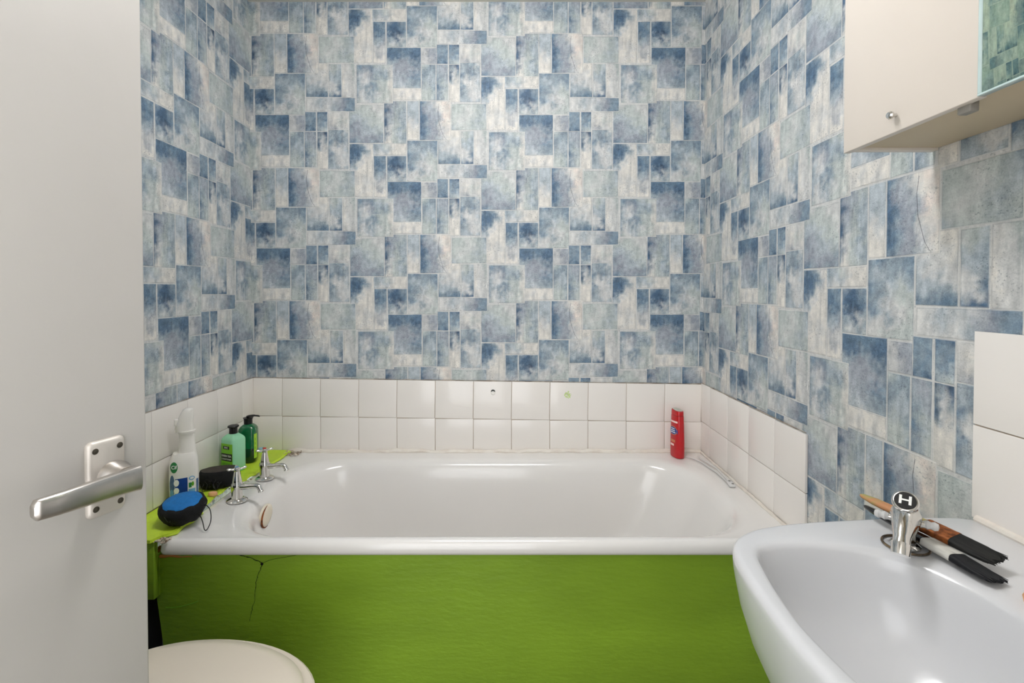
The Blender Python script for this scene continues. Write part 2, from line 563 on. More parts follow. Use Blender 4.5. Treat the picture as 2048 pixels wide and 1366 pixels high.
def wallpaper(name, u0, u1, z0, z1, uo, zo, to_world, phase):
    """u runs left to right on the wall, z up; (uo, zo) is the print origin of one strip; to_world(u, z) -> xyz"""
    a0, a1 = (u0 - uo) / PSC, (u1 - uo) / PSC
    b0, b1 = (zo - z1) / PSC, (zo - z0) / PSC
    xb, yb = {a0, a1}, {b0, b1}
    for k in range(int(a0 // UW) - 1, int(a1 // UW) + 2):
        xb.add(k * UW)
        for p in PATCHES:
            xb.update((k * UW + p[0] - 50, k * UW + p[2] - 50))
    for k in range(int(b0 // UH) - 2, int(b1 // UH) + 3):
        for p in PATCHES:
            for h in (0, UH / 2):
                yb.update((k * UH + h + p[1] - 30, k * UH + h + p[3] - 30))

    def fill(bk, lo, hi, step):
        bk = sorted(v for v in bk if lo <= v <= hi)
        out = [bk[0]]
        for v in bk[1:]:
            if v - out[-1] < 1.0:
                if v == hi:
                    out[-1] = v
                continue
            n = max(1, int(math.ceil((v - out[-1]) / step)))
            s = out[-1]
            out += [s + (v - s) * i / n for i in range(1, n + 1)]
        return np.array(out)
    xs, ys = fill(xb, a0, a1, 14.0), fill(yb, b0, b1, 14.0)
    nx, ny = len(xs), len(ys)
    cx, cy = np.meshgrid((xs[:-1] + xs[1:]) / 2, (ys[:-1] + ys[1:]) / 2)
    strip = np.floor(cx / UW)
    own = np.full(cx.shape, -1)
    ox, oy = np.zeros(cx.shape), np.zeros(cx.shape)
    for i, p in enumerate(PATCHES):
        for ds in (-1, 0):
            s = strip + ds
            lx = cx - s * UW + 50
            off = np.where((s + phase) % 2 == 0, 0.0, UH / 2)
            ly = (cy - off) % UH + 30
            for dy in (0, UH):
                hit = (lx > p[0]) & (lx < p[2]) & (ly + dy > p[1]) & (ly + dy < p[3])
                own[hit] = i
                ox[hit] = (s * UW - 50)[hit]
                oy[hit] = (cy - (ly + dy))[hit]
    col = np.zeros((ny - 1, nx - 1, 4, 4))
    col[..., :3] = PAL['W']
    col[..., 3] = 1
    edge = np.ones((ny - 1, nx - 1, 4, 4))
    gx0, gy0 = np.meshgrid(xs[:-1], ys[:-1])
    gx1, gy1 = np.meshgrid(xs[1:], ys[1:])
    # corner order: (x0,y1) (x1,y1) (x1,y0) (x0,y0) -> counter-clockwise seen from the room, y runs down
    cX = np.stack([gx0, gx1, gx1, gx0], -1)
    cY = np.stack([gy1, gy1, gy0, gy0], -1)
    for i, p in enumerate(PATCHES):
        hit = own == i
        if not hit.any():
            continue
        rows = p[5].split()
        T = np.array([[PAL[ch] for ch in (r + r[-1] * 20)[:max(map(len, rows))]] for r in rows])
        px = cX[hit] - ox[hit][:, None] - p[0]
        py = cY[hit] - oy[hit][:, None] - p[1]
        w, h = p[2] - p[0], p[3] - p[1]
        wx = (vnoise(px / 45 + i * 7, py / 45, 3 + i) - 0.5) * 60 + (vnoise(px / 18, py / 18, 40 + i) - 0.5) * 44
        wy = (vnoise(px / 45, py / 45 + i * 5, 90 + i) - 0.5) * 70 + (vnoise(px / 16, py / 20, 140 + i) - 0.5) * 50
        u = np.clip((px + wx) / w, 0, 0.999) * (T.shape[1] - 1)
        v = np.clip((py + wy) / h, 0, 0.999) * (T.shape[0] - 1)
        iu, iv = np.floor(u).astype(int), np.floor(v).astype(int)
        fu, fv = (u - iu)[..., None], (v - iv)[..., None]
        c = ((T[iv, iu] * (1 - fu) + T[iv, iu + 1] * fu) * (1 - fv)
             + (T[iv + 1, iu] * (1 - fu) + T[iv + 1, iu + 1] * fu) * fv)
        g = 0.80 + 0.40 * vnoise(px / 17 + 31, py / (17 + 90 * p[4]), 200 + i)
        c = c * np.stack([g, g ** 0.94, g ** 0.88], -1)
        col[hit, :, :3] = c
        edge[hit, :, 0] = np.minimum(px, w - px) * PSC
        edge[hit, :, 1] = np.minimum(py, h - py) * PSC
        edge[hit, :, 2] = p[4] / 1.5
        if p[0] == 725:      # the patch with the printed crack
            cxs = np.interp(py, [20, 100, 200, 320, 366], [188, 176, 184, 222, 252])
            away = np.clip(np.maximum(22 - py, py - 362), 0, 40) * 2.0
            edge[hit, :, 3] = (px - cxs + np.sign(px - cxs) * away) * PSC
    V = [to_world(uo + x * PSC, zo - y * PSC) for y in ys for x in xs]
    idx = np.arange(nx * ny).reshape(ny, nx)
    Q = np.stack([idx[1:, :-1], idx[1:, 1:], idx[:-1, 1:], idx[:-1, :-1]], -1).reshape(-1, 4)
    me = bpy.data.meshes.new(name)
    me.from_pydata(V, [], Q.tolist())
    a = me.attributes.new('print_colour', 'FLOAT_COLOR', 'CORNER')
    a.data.foreach_set('color', col.reshape(-1).astype(np.float32))
    a = me.attributes.new('patch_edge', 'FLOAT_COLOR', 'CORNER')
    a.data.foreach_set('color', edge.reshape(-1).astype(np.float32))
    a = me.attributes.new('print_pos', 'FLOAT_VECTOR', 'POINT')
    pp = np.array([(x * PSC, y * PSC, 0.0) for y in ys for x in xs], dtype=np.float32)
    a.data.foreach_set('vector', pp.reshape(-1))
    o = link(name, me, M['paper'])
    return tag(o, kind='structure')


wall_back = wallpaper('wall_back', XL, XR, 0.50, ZC, -0.1365, 1.6905, lambda u, z: (u, YB, z), 0)
wall_right = wallpaper('wall_right', -YB, -YF, 0.0, ZC, -1.266, 1.4235, lambda u, z: (XR, -u, z), 0)
wall_left = wallpaper('wall_left', YF, YB, 0.0, ZC, 1.277, 1.4386, lambda u, z: (XL, u, z), 0)


def struct(o):
    return tag(o, kind='structure')


struct(box('ceiling', (XL - .1, -1.0, ZC), (XR + .1, YB + .1, ZC + .06), M['ceil']))
struct(box('floor', (XL - .1, -1.0, -.06), (XR + .1, YB + .1, 0), M['floor']))
DO_L, DO_R, DO_T = -0.755, 0.10, 2.03
wf = struct(box('wall_front', (XL - .1, YF - .1, 0), (DO_L - .04, YF, ZC), M['plain']))
box('wall_section', (DO_R + .04, YF - .1, 0), (XR + .1, YF, ZC), M['plain'], wf)
box('wall_section', (DO_L - .04, YF - .1, DO_T + .04), (DO_R + .04, YF, ZC), M['plain'], wf)
tr = struct(box('trim_1', (DO_L - .04, YF - .11, 0), (DO_L, YF + .0, DO_T + .04), M['door'], bevel=.003))
box('jamb', (DO_R, YF - .11, 0), (DO_R + .04, YF + .01, DO_T + .04), M['door'], tr, bevel=.003)
box('head', (DO_L, YF - .11, DO_T), (DO_R, YF + .01, DO_T + .04), M['door'], tr, bevel=.003)



# ------------------------------------------------------------------ wall tiles
TS, TG, TT = 0.1524, 0.0019, 0.0065


def tile_mesh(name, w, h):
    bm = bmesh.new()
    bmesh.ops.create_cube(bm, size=1)
    for v in bm.verts:
        v.co = Vector((v.co.x * w, (v.co.y - 0.5) * TT, v.co.z * h))   # front faces -y
    ed = [e for e in bm.edges if all(v.co.y < -TT * 0.5 for v in e.verts)]
    bmesh.ops.bevel(bm, geom=ed, offset=0.0011, segments=2, profile=0.6, affect='EDGES')
    me = bpy.data.meshes.new(name)
    bm.to_mesh(me)
    bm.free()
    me.shade_smooth()
    me.set_sharp_from_angle(angle=math.radians(60))
    me.materials.append(M['tile'])
    return me


tile_cache = {}
rt = random.Random(3)


def tile(parent, w, h, loc, rz, tilt=0.0):
    k = (round(w, 3), round(h, 3))
    if k not in tile_cache:
        tile_cache[k] = tile_mesh('tile', w - TG, h - TG)
    o = bpy.data.objects.new('tile', tile_cache[k])
    C.objects.link(o)
    o.parent = parent
    o.location = loc
    o.rotation_euler = (rt.uniform(-.0008, .0008), tilt, rz + rt.uniform(-.0008, .0008))
    return o


def backing(parent, pts_lo, pts_hi):
    pass


# back wall: eleven whole columns and one cut one, rows running slightly downhill to the right
tilt_b = 0.0145
top_at = lambda x: 0.853 - (x + 1.05) * tilt_b
cols = [-0.932 + TS * 1.0042 * i for i in range(12)]
edges_b = [XL + .006] + cols[:11] + [XR - .006]
tile_hook = tile_smear = None
for i in range(12):
    xa, xb_ = edges_b[i], edges_b[i + 1]
    xc, w = (xa + xb_) / 2, xb_ - xa
    t = top_at(xc)
    o1 = tile(wall_back, w, TS, (xc, YB - .001, t - TS / 2), 0, tilt_b)
    h2 = t - TS - 0.557
    tile(wall_back, w, h2, (xc, YB - .001, t - TS - h2 / 2), 0, 0)
    if i == 6:
        tile_hook = o1
    if i == 8:
        tile_smear = o1
gb = mesh('grout', [(XL, YB - .0045, .54), (XR, YB - .0045, .54), (XR, YB - .0045, top_at(XR) - .002),
                    (XL, YB - .0045, top_at(XL) - .002)], [(0, 1, 2, 3)], M['grout'], wall_back, smooth=False)
# right wall
TOPR = 0.832
ys_r = [YB - .006, 1.848, 1.694, 1.540, 1.386, 1.236]
for i in range(5):
    ya, yb_ = ys_r[i], ys_r[i + 1]
    w, yc = ya - yb_, (ya + yb_) / 2
    tile(wall_right, w, TS, (XR - .001, yc, TOPR - TS / 2), math.radians(-90), -0.006)
    h2 = TOPR - TS - 0.557
    tile(wall_right, w, h2, (XR - .001, yc, TOPR - TS - h2 / 2), math.radians(-90), 0)
mesh('grout', [(XR - .0045, 1.238, .54), (XR - .0045, YB, .54), (XR - .0045, YB, TOPR - .002),
               (XR - .0045, 1.238, TOPR - .002)], [(0, 1, 2, 3)], M['grout'], wall_right, smooth=False)
# splashback over the basin
SPY, SPT = 0.786, 1.136
for i in range(4):
    for j in range(2):
        tile(wall_right, TS, TS, (XR - .001, SPY - TS * (i + .5), SPT - TS * (j + .5)), math.radians(-90), 0)
mesh('grout', [(XR - .0045, SPY - TS * 4, .80), (XR - .0045, SPY - .002, .80), (XR - .0045, SPY - .002, SPT - .002),
               (XR - .0045, SPY - TS * 4, SPT - .002)], [(0, 1, 2, 3)], M['grout'], wall_right, smooth=False)
# left wall
TOPL = 0.853
ys_l = [YB - .006, 1.853, 1.701, 1.546, 1.391, 1.238]
for i in range(5):
    ya, yb_ = ys_l[i], ys_l[i + 1]
    w, yc = ya - yb_, (ya + yb_) / 2
    tile(wall_left, w, TS, (XL + .001, yc, TOPL - TS / 2), math.radians(90), 0)
    h2 = TOPL - TS - 0.567
    tile(wall_left, w, h2, (XL + .001, yc, TOPL - TS - h2 / 2), math.radians(90), 0)
mesh('grout', [(XL + .0045, 1.24, .54), (XL + .0045, YB, .54), (XL + .0045, YB, TOPL - .002),
               (XL + .0045, 1.24, TOPL - .002)], [(0, 1, 2, 3)], M['grout'], wall_left, smooth=False)

rs = random.Random(17)
tube('caulk_line', [(x, YB - .004, top_at(x) + .0008 + rs.uniform(-.0006, .0006)) for x in np.linspace(XL + .004, XR - .004, 50)],
     [rs.uniform(.0008, .0022) for _ in range(50)], M['caulk'], wall_back, n=6)
tube('caulk_line', [(XR - .004, y, TOPR + .0008 + (YB - y) * .006 - .002 + rs.uniform(-.0005, .0005)) for y in np.linspace(YB - .004, 1.24, 26)],
     [rs.uniform(.0008, .002) for _ in range(26)], M['caulk'], wall_right, n=6)
tube('caulk_line', [(XL + .004, y, TOPL + .0006 + rs.uniform(-.0005, .0005)) for y in np.linspace(YB - .004, 1.24, 26)],
     [rs.uniform(.0006, .0016) for _ in range(26)], M['caulk'], wall_left, n=6)

# plugged hole and green paint dab on two of the back tiles (children of those tiles)
pl = lathe('hole_plug', [(0.001, -.0025), (.0075, -.002), (.0088, 0)], M['white_pl'], tile_hook, n=20,
           loc=(0.002, -TT - .0002, .03), axis='Y')
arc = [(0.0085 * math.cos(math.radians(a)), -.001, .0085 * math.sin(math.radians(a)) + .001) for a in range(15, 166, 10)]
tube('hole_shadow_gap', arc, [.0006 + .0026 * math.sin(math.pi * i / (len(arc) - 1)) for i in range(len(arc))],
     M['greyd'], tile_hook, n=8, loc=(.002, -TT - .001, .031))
V, Fc = [], []
rs = random.Random(11)
for q in range(34):
    a, r = rs.uniform(0, 6.28), .0135 * math.sqrt(rs.random())
    cx, cz, rr = r * math.cos(a), r * math.sin(a), rs.uniform(.0014, .0036)
    b0 = len(V)
    V.append((cx, -TT - .0009, cz))
    for j in range(7):
        k = rr * rs.uniform(.6, 1.25)
        V.append((cx + k * math.cos(j * .8976), -TT - .0003, cz + k * math.sin(j * .8976)))
    for j in range(7):
        Fc.append((b0, b0 + 1 + j, b0 + 1 + (j + 1) % 7))
sm = mesh('paint_dab', V, Fc, M['smear'], tile_smear, loc=(-.006, 0, .026))

# ------------------------------------------------------------------ ceiling light (above, out of frame)
cl = empty('ceiling_light', (LAMP_POS[0], LAMP_POS[1], ZC))
tag(cl, 'long opal batten light on the ceiling', 'lamp')
box('mount', (-.36, -.055, -.03), (.36, .055, -.0), M['white_pl'], cl, bevel=.006)
loft('diffuser', [[(x, r * .075 * math.cos(math.pi * k / 12), -.03 - r * .062 * math.sin(math.pi * k / 12)) for k in range(13)]
                  for x, r in ((-.345, .9), (-.34, 1), (0, 1), (.34, 1), (.345, .9))], M['lamp'], cl)

# ------------------------------------------------------------------ door leaf with lever handle
DTH = math.radians(17)
DE = Vector((-0.519, 0.68, 0))               # latch edge of the visible face
ddir = Vector((math.sin(DTH), math.cos(DTH), 0))
# local frame: x along the leaf towards the hinge (0 at latch edge), y out of the visible face, z up
door = box('door_1', (0, -.038, .012), (.79, 0, 1.99), M['door'], bevel=.0035, seg=3)
struct(door)
nrm = Vector((math.cos(DTH), -math.sin(DTH), 0))
door.matrix_world = Matrix(((-ddir.x, nrm.x, 0, DE.x), (-ddir.y, nrm.y, 0, DE.y), (0, 0, 1, 0), (0, 0, 0, 1)))
HX, HZ = 0.0545, 0.959
# backplate
pw, ph = .0225, .049
rg = []
for r_, y in ((0, 0), (0, .003), (.0015, .0055), (.004, .007)):
    rg.append([(p[0], y, p[1]) for p in [(q[0], q[1]) for q in rrect(-pw + r_, pw - r_, -ph + r_, ph - r_, .007, 0, 5)]])
plate = loft('backplate', rg, M['alup'], door, cap0=False, loc=(HX, 0, HZ))
for sx_ in (-1, 1):
    for sz_ in (-1, 1):
        lathe('screw', [(.001, .0078), (.0022, .0072), (.0036, .0074), (.0042, .0066)], M['screw'], plate, n=14,
              loc=(sx_ * .0145, 0, sz_ * .037), axis='Y')
lathe('collar', [(.020, .004), (.0195, .014), (.0165, .018), (.0145, .032), (.001, .032)], M['alu'], plate, n=28, axis='Y',
      loc=(-.006, 0, -.001))
# lever: a tapering bar that sweeps from the spindle towards the hinge side
lp = smooth_path([(-.017, .040, -.003), (-.002, .041, -.002), (.022, .044, .0), (.052, .048, .002), (.078, .049, .003),
                  (.100, .045, .003)], 7)
rings = []
for i, p in enumerate(lp):
    t = i / (len(lp) - 1)
    hh = .0165 - .0050 * t
    th = .0075 - .001 * t
    if i == 0:
        hh *= .72
        th *= .6
    if i == len(lp) - 1:
        hh *= .6
        th *= .6
    rings.append([(p.x, p.y + th * math.copysign(abs(math.cos(a)) ** .6, math.cos(a)),
                   p.z + hh * math.copysign(abs(math.sin(a)) ** .75, math.sin(a)))
                  for a in [2 * math.pi * j / 20 for j in range(20)]])
loft('lever', rings, M['alu'], plate)

# ------------------------------------------------------------------ bathtub
bt = empty('bathtub', (0, 1.59, 0))
tag(bt, 'long white enamelled bathtub set against the tiled back wall', 'bathtub')
BX0, BX1, BY0, BY1 = -.925, XR - .007, 1.236, YB - .008
seq = [  # inset rings from the underside of the rolled edge to the bottom of the tub
    (BX0 + .012, BX1, BY0 + .012, BY1, .02, .517),
    (BX0 + .002, BX1, BY0 + .002, BY1, .024, .520),
    (BX0, BX1, BY0, BY1, .026, .527),
    (BX0 + .001, BX1, BY0 + .001, BY1, .028, .540),
    (BX0 + .006, BX1, BY0 + .006, BY1, .03, .551),
    (BX0 + .016, BX1, BY0 + .015, BY1, .03, .556),
    (BX0 + .030, BX1 - .01, BY0 + .023, BY1 - .02, .03, RIM),
    (-.835, .690, 1.262, 1.866, .20, RIM - .001),
    (-.816, .672, 1.268, 1.850, .20, RIM - .003),
    (-.800, .658, 1.277, 1.836, .195, RIM - .009),
    (-.789, .646, 1.287, 1.826, .19, RIM - .022),
    (-.780, .634, 1.297, 1.817, .185, RIM - .045),
    (-.768, .60, 1.310, 1.806, .18, RIM - .12),
    (-.752, .54, 1.326, 1.792, .17, RIM - .22),
    (-.73, .47, 1.345, 1.775, .16, RIM - .31),
    (-.69, .41, 1.375, 1.745, .14, RIM - .355),
    (-.60, .33, 1.43, 1.69, .11, RIM - .375),
]
loft('tub', [[(p[0], p[1] - 1.59, p[2]) for p in rrect(*s[:5], s[5], 12)] for s in seq], M['enamel'], bt, cap0=False, angle=70)
# overflow cover on the tap end, rusty round its left edge
ov = lathe('overflow_cover', [(.001, .0065), (.020, .006), (.030, .0045), (.034, .001), (.034, -.006)], M['cream'], bt, n=32, axis='X',
           loc=(-.774, 1.497 - 1.59, .502))
ov.rotation_euler = (0, math.radians(5), 0)
arc = [(.001, .0355 * math.cos(math.radians(a)), .0355 * math.sin(math.radians(a))) for a in range(-60, 130, 12)]
arc = [(.004, -.0345 * math.cos(math.radians(a)), .0345 * math.sin(math.radians(a))) for a in range(-100, 81, 10)]
tube('rust_edge', arc, [.0006 + .0022 * math.sin(math.pi * i / (len(arc) - 1)) for i in range(len(arc))], M['rust'], ov, n=7)
# sealant along the tiles
rs = random.Random(5)
pb = [(x, YB - .012 - 1.59 + rs.uniform(-.002, .002), RIM + .003 + rs.uniform(-.003, .004)) for x in np.linspace(-.90, XR - .012, 60)]
tube('sealant', pb, [rs.uniform(.006, .0105) for _ in pb], M['sealant'], bt, n=8)
pb = [(XR - .012, y - 1.59, RIM + .003 + rs.uniform(-.0015, .002)) for y in np.linspace(YB - .012, 1.25, 36)]
tube('sealant', pb, [rs.uniform(.004, .0055) for _ in pb], M['sealant'], bt, n=8)

# ------------------------------------------------------------------ ledge at the tap end
lg = empty('ledge', (-.99, 1.59, 0))
tag(lg, 'lime green painted ledge between bathtub taps and left tiles', 'ledge')
rs = random.Random(9)
edge = [(-1.047, 1.226), (-.93, 1.224), (-.918, 1.25)]
yy = 1.27
while yy < 1.92:
    edge.append((-.905 - .012 * math.sin(yy * 9) + rs.uniform(-.006, .006) - (.018 if 1.40 < yy < 1.62 else 0), yy))
    yy += rs.uniform(.012, .028)
edge += [(-.885, 1.925), (-1.047, 1.932)]
top = [(x + .99, y - 1.59, .565) for x, y in edge]
mid = [(x + .99 + (.004 if 3 <= i < len(edge) - 2 else 0), y - 1.59, .559) for i, (x, y) in enumerate(edge)]
bot = [(x + .99, y - 1.59, .5565) for x, y in edge]
loft('ledge_top', [bot, mid, top], M['lime'], lg, smooth=False)
box('front_board', (-1.047 + .99, 1.234 - 1.59, .405), (-.928 + .99, 1.250 - 1.59, .555), M['green'], lg, bevel=.002)
box('void_shade_sheet', (-1.047 + .99, 1.262 - 1.59, .01), (-.93 + .99, 1.272 - 1.59, .404), M['dark'], lg)  # added black sheet, its colour stands in for the shade under the ledge
box('side_board', (-.935 + .99, 1.252 - 1.59, .405), (-.929 + .99, 1.93 - 1.59, .514), M['green'], lg)
V, Fc = [], []


def lump(c, r, rs_):
    bm = bmesh.new()
    bmesh.ops.create_icosphere(bm, subdivisions=1, radius=r)
    b0 = len(V)
    for v in bm.verts:
        k = rs_.uniform(.6, 1.3)
        V.append((c[0] + v.co.x * k, c[1] + v.co.y * k, c[2] + v.co.z * k * .7))
    bm.verts.index_update()
    for f in bm.faces:
        Fc.append(tuple(b0 + v.index for v in f.verts))
    bm.free()


for q in range(46):
    lump((-.93 + .99 + rs.uniform(-.012, .035), 1.238 - 1.59 + rs.uniform(-.006, .016), .558 + rs.uniform(-.004, .004)), rs.uniform(.002, .0055), rs)
for q in range(40):
    lump((-.885 + .99 + rs.uniform(-.02, .035), 1.915 - 1.59 + rs.uniform(-.04, .012), .560 + rs.uniform(-.003, .006)), rs.uniform(.002, .006), rs)
for q in range(70):
    y = rs.uniform(1.28, 1.66)
    lump((-.908 + .99 + rs.uniform(-.014, .008) - (.018 if 1.40 < y < 1.62 else 0), y - 1.59, .5575), rs.uniform(.0012, .0036), rs)
tag(mesh('plaster_crumbs', V, Fc, M['plaster'], lg, smooth=False), kind='stuff')

# ------------------------------------------------------------------ bath panel
bp = empty('bath_surround', (-.1, 1.262, 0))
tag(bp, 'green painted boarding under the bathtub with a thin crack', 'bath surround')
rs = random.Random(21)
xs = list(np.linspace(-.945, XR - .004, 70))
zs = [0.004, .06, .12, .18, .24, .30, .36, .40, .44, .47, .495]


def ptop(x):
    t = .516
    if x < -.72:
        t -= .010 * min(1, (-.72 - x) / .12) + .0025 * math.sin(x * 90)
    return t


def left_edge(z):
    return -.951 + .030 * max(0, min(1, (.50 - z) / .24))


V, Fc = [], []
rows = zs + [None]
for side in (0, 1):
    for z in rows:
        for x in xs:
            zz = ptop(x) if z is None else z
            t = (x - xs[0]) / (xs[-1] - xs[0])
            xx = left_edge(zz) + (XR - .004 - left_edge(zz)) * t
            bul = .004 * mnoise.noise(Vector((xx * 2.2, zz * 3.0, .4))) + (-.003 if xx < -.68 else 0)
            V.append((xx + .1, (0 if side == 0 else .008) + bul, zz))
nx, nz = len(xs), len(rows)
for i in range(nz - 1):
    for j in range(nx - 1):
        a = i * nx + j
        Fc.append((a, a + 1, a + nx + 1, a + nx))
        o_ = nx * nz
        Fc.append((o_ + a, o_ + a + nx, o_ + a + nx + 1, o_ + a + 1))
o_ = nx * nz
for j in range(nx - 1):
    Fc.append(((nz - 1) * nx + j, (nz - 1) * nx + j + 1, o_ + (nz - 1) * nx + j + 1, o_ + (nz - 1) * nx + j))
    Fc.append((j + 1, j, o_ + j, o_ + j + 1))
for i in range(nz - 1):
    Fc.append((i * nx, (i + 1) * nx, o_ + (i + 1) * nx, o_ + i * nx))
    e = nx - 1
    Fc.append(((i + 1) * nx + e, i * nx + e, o_ + i * nx + e, o_ + (i + 1) * nx + e))
mesh('panel_board', V, Fc, M['green'], bp)
box('batten', (-.955 + .1, .012, .495), (XR - .02 + .1, .03, .5165), M['wood'], bp, bevel=.001)
# exposed edge of the batten at the broken corner
ed = [(-.953 + .1 + .012 * i, -.004 + .001 * math.sin(i * 2.1), .5075 - .0004 * i + .0012 * math.sin(i * 1.7)) for i in range(10)]
tube('splintered_edge', ed, [.0048 - .0004 * i for i in range(10)], M['wood'], bp, n=6)


def onpanel(x, z):
    xx = x
    bul = .004 * mnoise.noise(Vector((xx * 2.2, z * 3.0, .4))) + (-.003 if xx < -.68 else 0)
    return (x + .1, bul - .0012, z)


cr = [(-.735, .512), (-.700, .504), (-.672, .491), (-.664, .483), (-.672, .462), (-.679, .440), (-.681, .415), (-.683, .39), (-.690, .36), (-.694, .335)]
cp = smooth_path([onpanel(*c) for c in cr], 6)
rs = random.Random(2)
cp = [p + Vector((rs.uniform(-.0016, .0016), 0, rs.uniform(-.0008, .0008))) for p in cp]
tube('crack', cp, [max(.0003, .0010 * (1 - .55 * i / len(cp)) * rs.uniform(.6, 1.3)) for i in range(len(cp))], M['crack'], bp, n=6)
cr2 = [(-.664, .485), (-.64, .495), (-.60, .502), (-.575, .507)]
cp = smooth_path([onpanel(*c) for c in cr2], 5)
tube('crack', cp, [.0004] * len(cp), M['crack'], bp, n=6)
lathe('crack_hole', [(.001, -.001), (.0035, -.001), (.0035, .0005)], M['dark'], bp, n=10, axis='Y',
      loc=onpanel(-.664, .484))
cr3 = [(-.915, .372), (-.89, .372), (-.86, .378), (-.83, .388)]
cp = smooth_path([onpanel(*c) for c in cr3], 4)
tube('crack', cp, [.0006] * len(cp), M['label_mid'], bp, n=6)


# ------------------------------------------------------------------ bath taps
def bath_tap(name, loc, rz, cap_m, label):
    t = empty(name, loc, rz)
    tag(t, label, 'tap', 'bath taps')
    lathe('flange', [(.001, 0), (.030, 0), (.031, .003), (.027, .006), (.02, .009), (.001, .009)], M['chrome'], t, n=28, sx=1.0, sy=.85)
    lathe('body', [(.016, .006), (.0155, .02), (.0165, .034), (.0175, .046), (.0165, .054), (.0135, .058), (.0135, .062), (.0125, .066),
                   (.0105, .078), (.0085, .088), (.007, .093), (.001, .094)], M['chrome'], t, n=28)
    sp = smooth_path([(.010, 0, .044), (.028, 0, .045), (.048, 0, .048), (.064, 0, .0495), (.073, 0, .047), (.079, 0, .039), (.081, 0, .033)], 6)
    tube('spout', sp, [.0095 - .002 * min(1, i / 12) + (.0012 if i > len(sp) - 5 else 0) for i in range(len(sp))], M['chrome'], t, n=16)
    h = lathe('handle_hub', [(.001, .090), (.007, .090), (.0088, .094), (.0088, .100), (.006, .104), (.001, .104)], M['chrome'], t, n=20)
    lathe('cap', [(.0062, .1035), (.006, .1055), (.003, .107), (.001, .107)], cap_m, h, n=16)
    for k in range(4):
        a = math.radians(42 + 90 * k)
        c, s_ = math.cos(a), math.sin(a)
        pth = [(.006 * c, .006 * s_, .097), (.014 * c, .014 * s_, .0985), (.022 * c, .022 * s_, .100), (.0265 * c, .0265 * s_, .1005)]
        tube('handle_arm', pth, [.0034, .003, .0042, .0022], M['chrome'], t, n=10)
    return t


bath_tap('bath_tap', (-.853, 1.478, RIM + .0012), math.radians(-8), M['blue_dot'], 'chrome bath tap with blue cap nearer the round blue speaker')
bath_tap('bath_tap', (-.858, 1.653, RIM + .0012), math.radians(-8), M['red_dot'], 'chrome bath tap with red cap beside the dark green bottle')

LEDGE = .565

# ------------------------------------------------------------------ spray bottle
sp = empty('spray_bottle', (-.999, 1.455, LEDGE), math.radians(34))
tag(sp, 'white trigger spray bottle behind the round blue speaker', 'bottle')


def sup(a, b, th, e=.62):
    c, s_ = math.cos(th), math.sin(th)
    return a * math.copysign(abs(c) ** e, c), b * math.copysign(abs(s_) ** e, s_)


SB = [(0, .027, .021), (.004, .033, .026), (.012, .0362, .028), (.05, .0375, .029), (.09, .0377, .029), (.118, .037, .0285), (.132, .035, .027),
      (.142, .031, .0245), (.150, .027, .022)]


def interp(tab, z):
    for (z0, a0, b0), (z1, a1, b1) in zip(tab, tab[1:]):
        if z <= z1:
            t = max(0, (z - z0) / (z1 - z0))
            return a0 + (a1 - a0) * t, b0 + (b1 - b0) * t
    return tab[-1][1], tab[-1][2]


loft('body', [[(*sup(a, b, 2 * math.pi * j / 48), z) for j in range(48)] for z, a, b in SB], M['white_pl'], sp)
# broad neck that rises out of the shoulder and leans over the right side, with its collar
NK = [(.118, .006, .030, .027), (.136, .007, .0275, .0245), (.146, .008, .0235, .0215), (.156, .0085, .0215, .0195), (.190, .0085, .0205, .0185),
      (.205, .0085, .0205, .0185), (.207, .0085, .0225, .020), (.214, .0085, .0225, .020), (.2145, .0085, .019, .018)]
loft('neck', [[(dx + a * math.cos(2 * math.pi * j / 36), b * math.sin(2 * math.pi * j / 36), z) for j in range(36)] for z, dx, a, b in NK],
     M['white_pl'], sp)
HD = [(.213, .004, .022, .015), (.226, .003, .0225, .0155), (.240, .0035, .0215, .0155), (.256, .007, .019, .015), (.268, .010, .0165, .014),
      (.277, .012, .013, .012), (.281, .013, .007, .007)]
hd = loft('trigger_head', [[(dx + sup(a, b, 2 * math.pi * j / 28, .75)[0], sup(a, b, 2 * math.pi * j / 28, .75)[1], z) for j in range(28)] for z, dx, a, b in HD],
          M['white_pl'], sp)
box('nozzle', (-.0235, -.0085, .232), (-.012, .0085, .252), M['white_pl'], hd, bevel=.003)
tube('trigger', smooth_path([(-.013, 0, .234), (-.017, 0, .226), (-.0175, 0, .218), (-.0195, 0, .211)], 5), .0045, M['white_pl'], hd, n=8)


def sb_surf(s, z, off):
    a, b = interp(SB, z)
    # front face (towards -y); s is metres from the middle
    q = max(-.97, min(.97, s / a))
    y = -b * (1 - abs(q) ** (2 / .62)) ** (.62 / 2)
    return Vector((s, y - off, z))


patch_on('logo_oval', sb_surf, -.0335, -.0155, .098, .130, M['logo_green'], sp, shape='oval', off=.0006)
text_on('logo_lettering', 'Cif', .0145, sb_surf, -.0245, .1145, M['inkw'], sp, sx=.8, off=.0012)
patch_on('label_wave', sb_surf, -.0355, -.023, .028, .092, M['steel_blue'], sp, off=.0006, shape='oval')
patch_on('label_wave', sb_surf, -.035, -.026, .02, .05, M['sky'], sp, off=.0010, shape='oval')
patch_on('label_block', sb_surf, -.022, .0085, .02, .080, M['navy'], sp, off=.0006)
patch_on('label_badge', sb_surf, -.0255, -.0125, .058, .078, M['inkw'], sp, off=.0011, shape='oval')
patch_on('label_badge', sb_surf, -.0255, -.0125, .036, .054, M['inkw'], sp, off=.0011, shape='oval')
patch_on('label_swirl', sb_surf, .0115, .0265, .070, .082, M['sky'], sp, off=.0006, shape='oval')
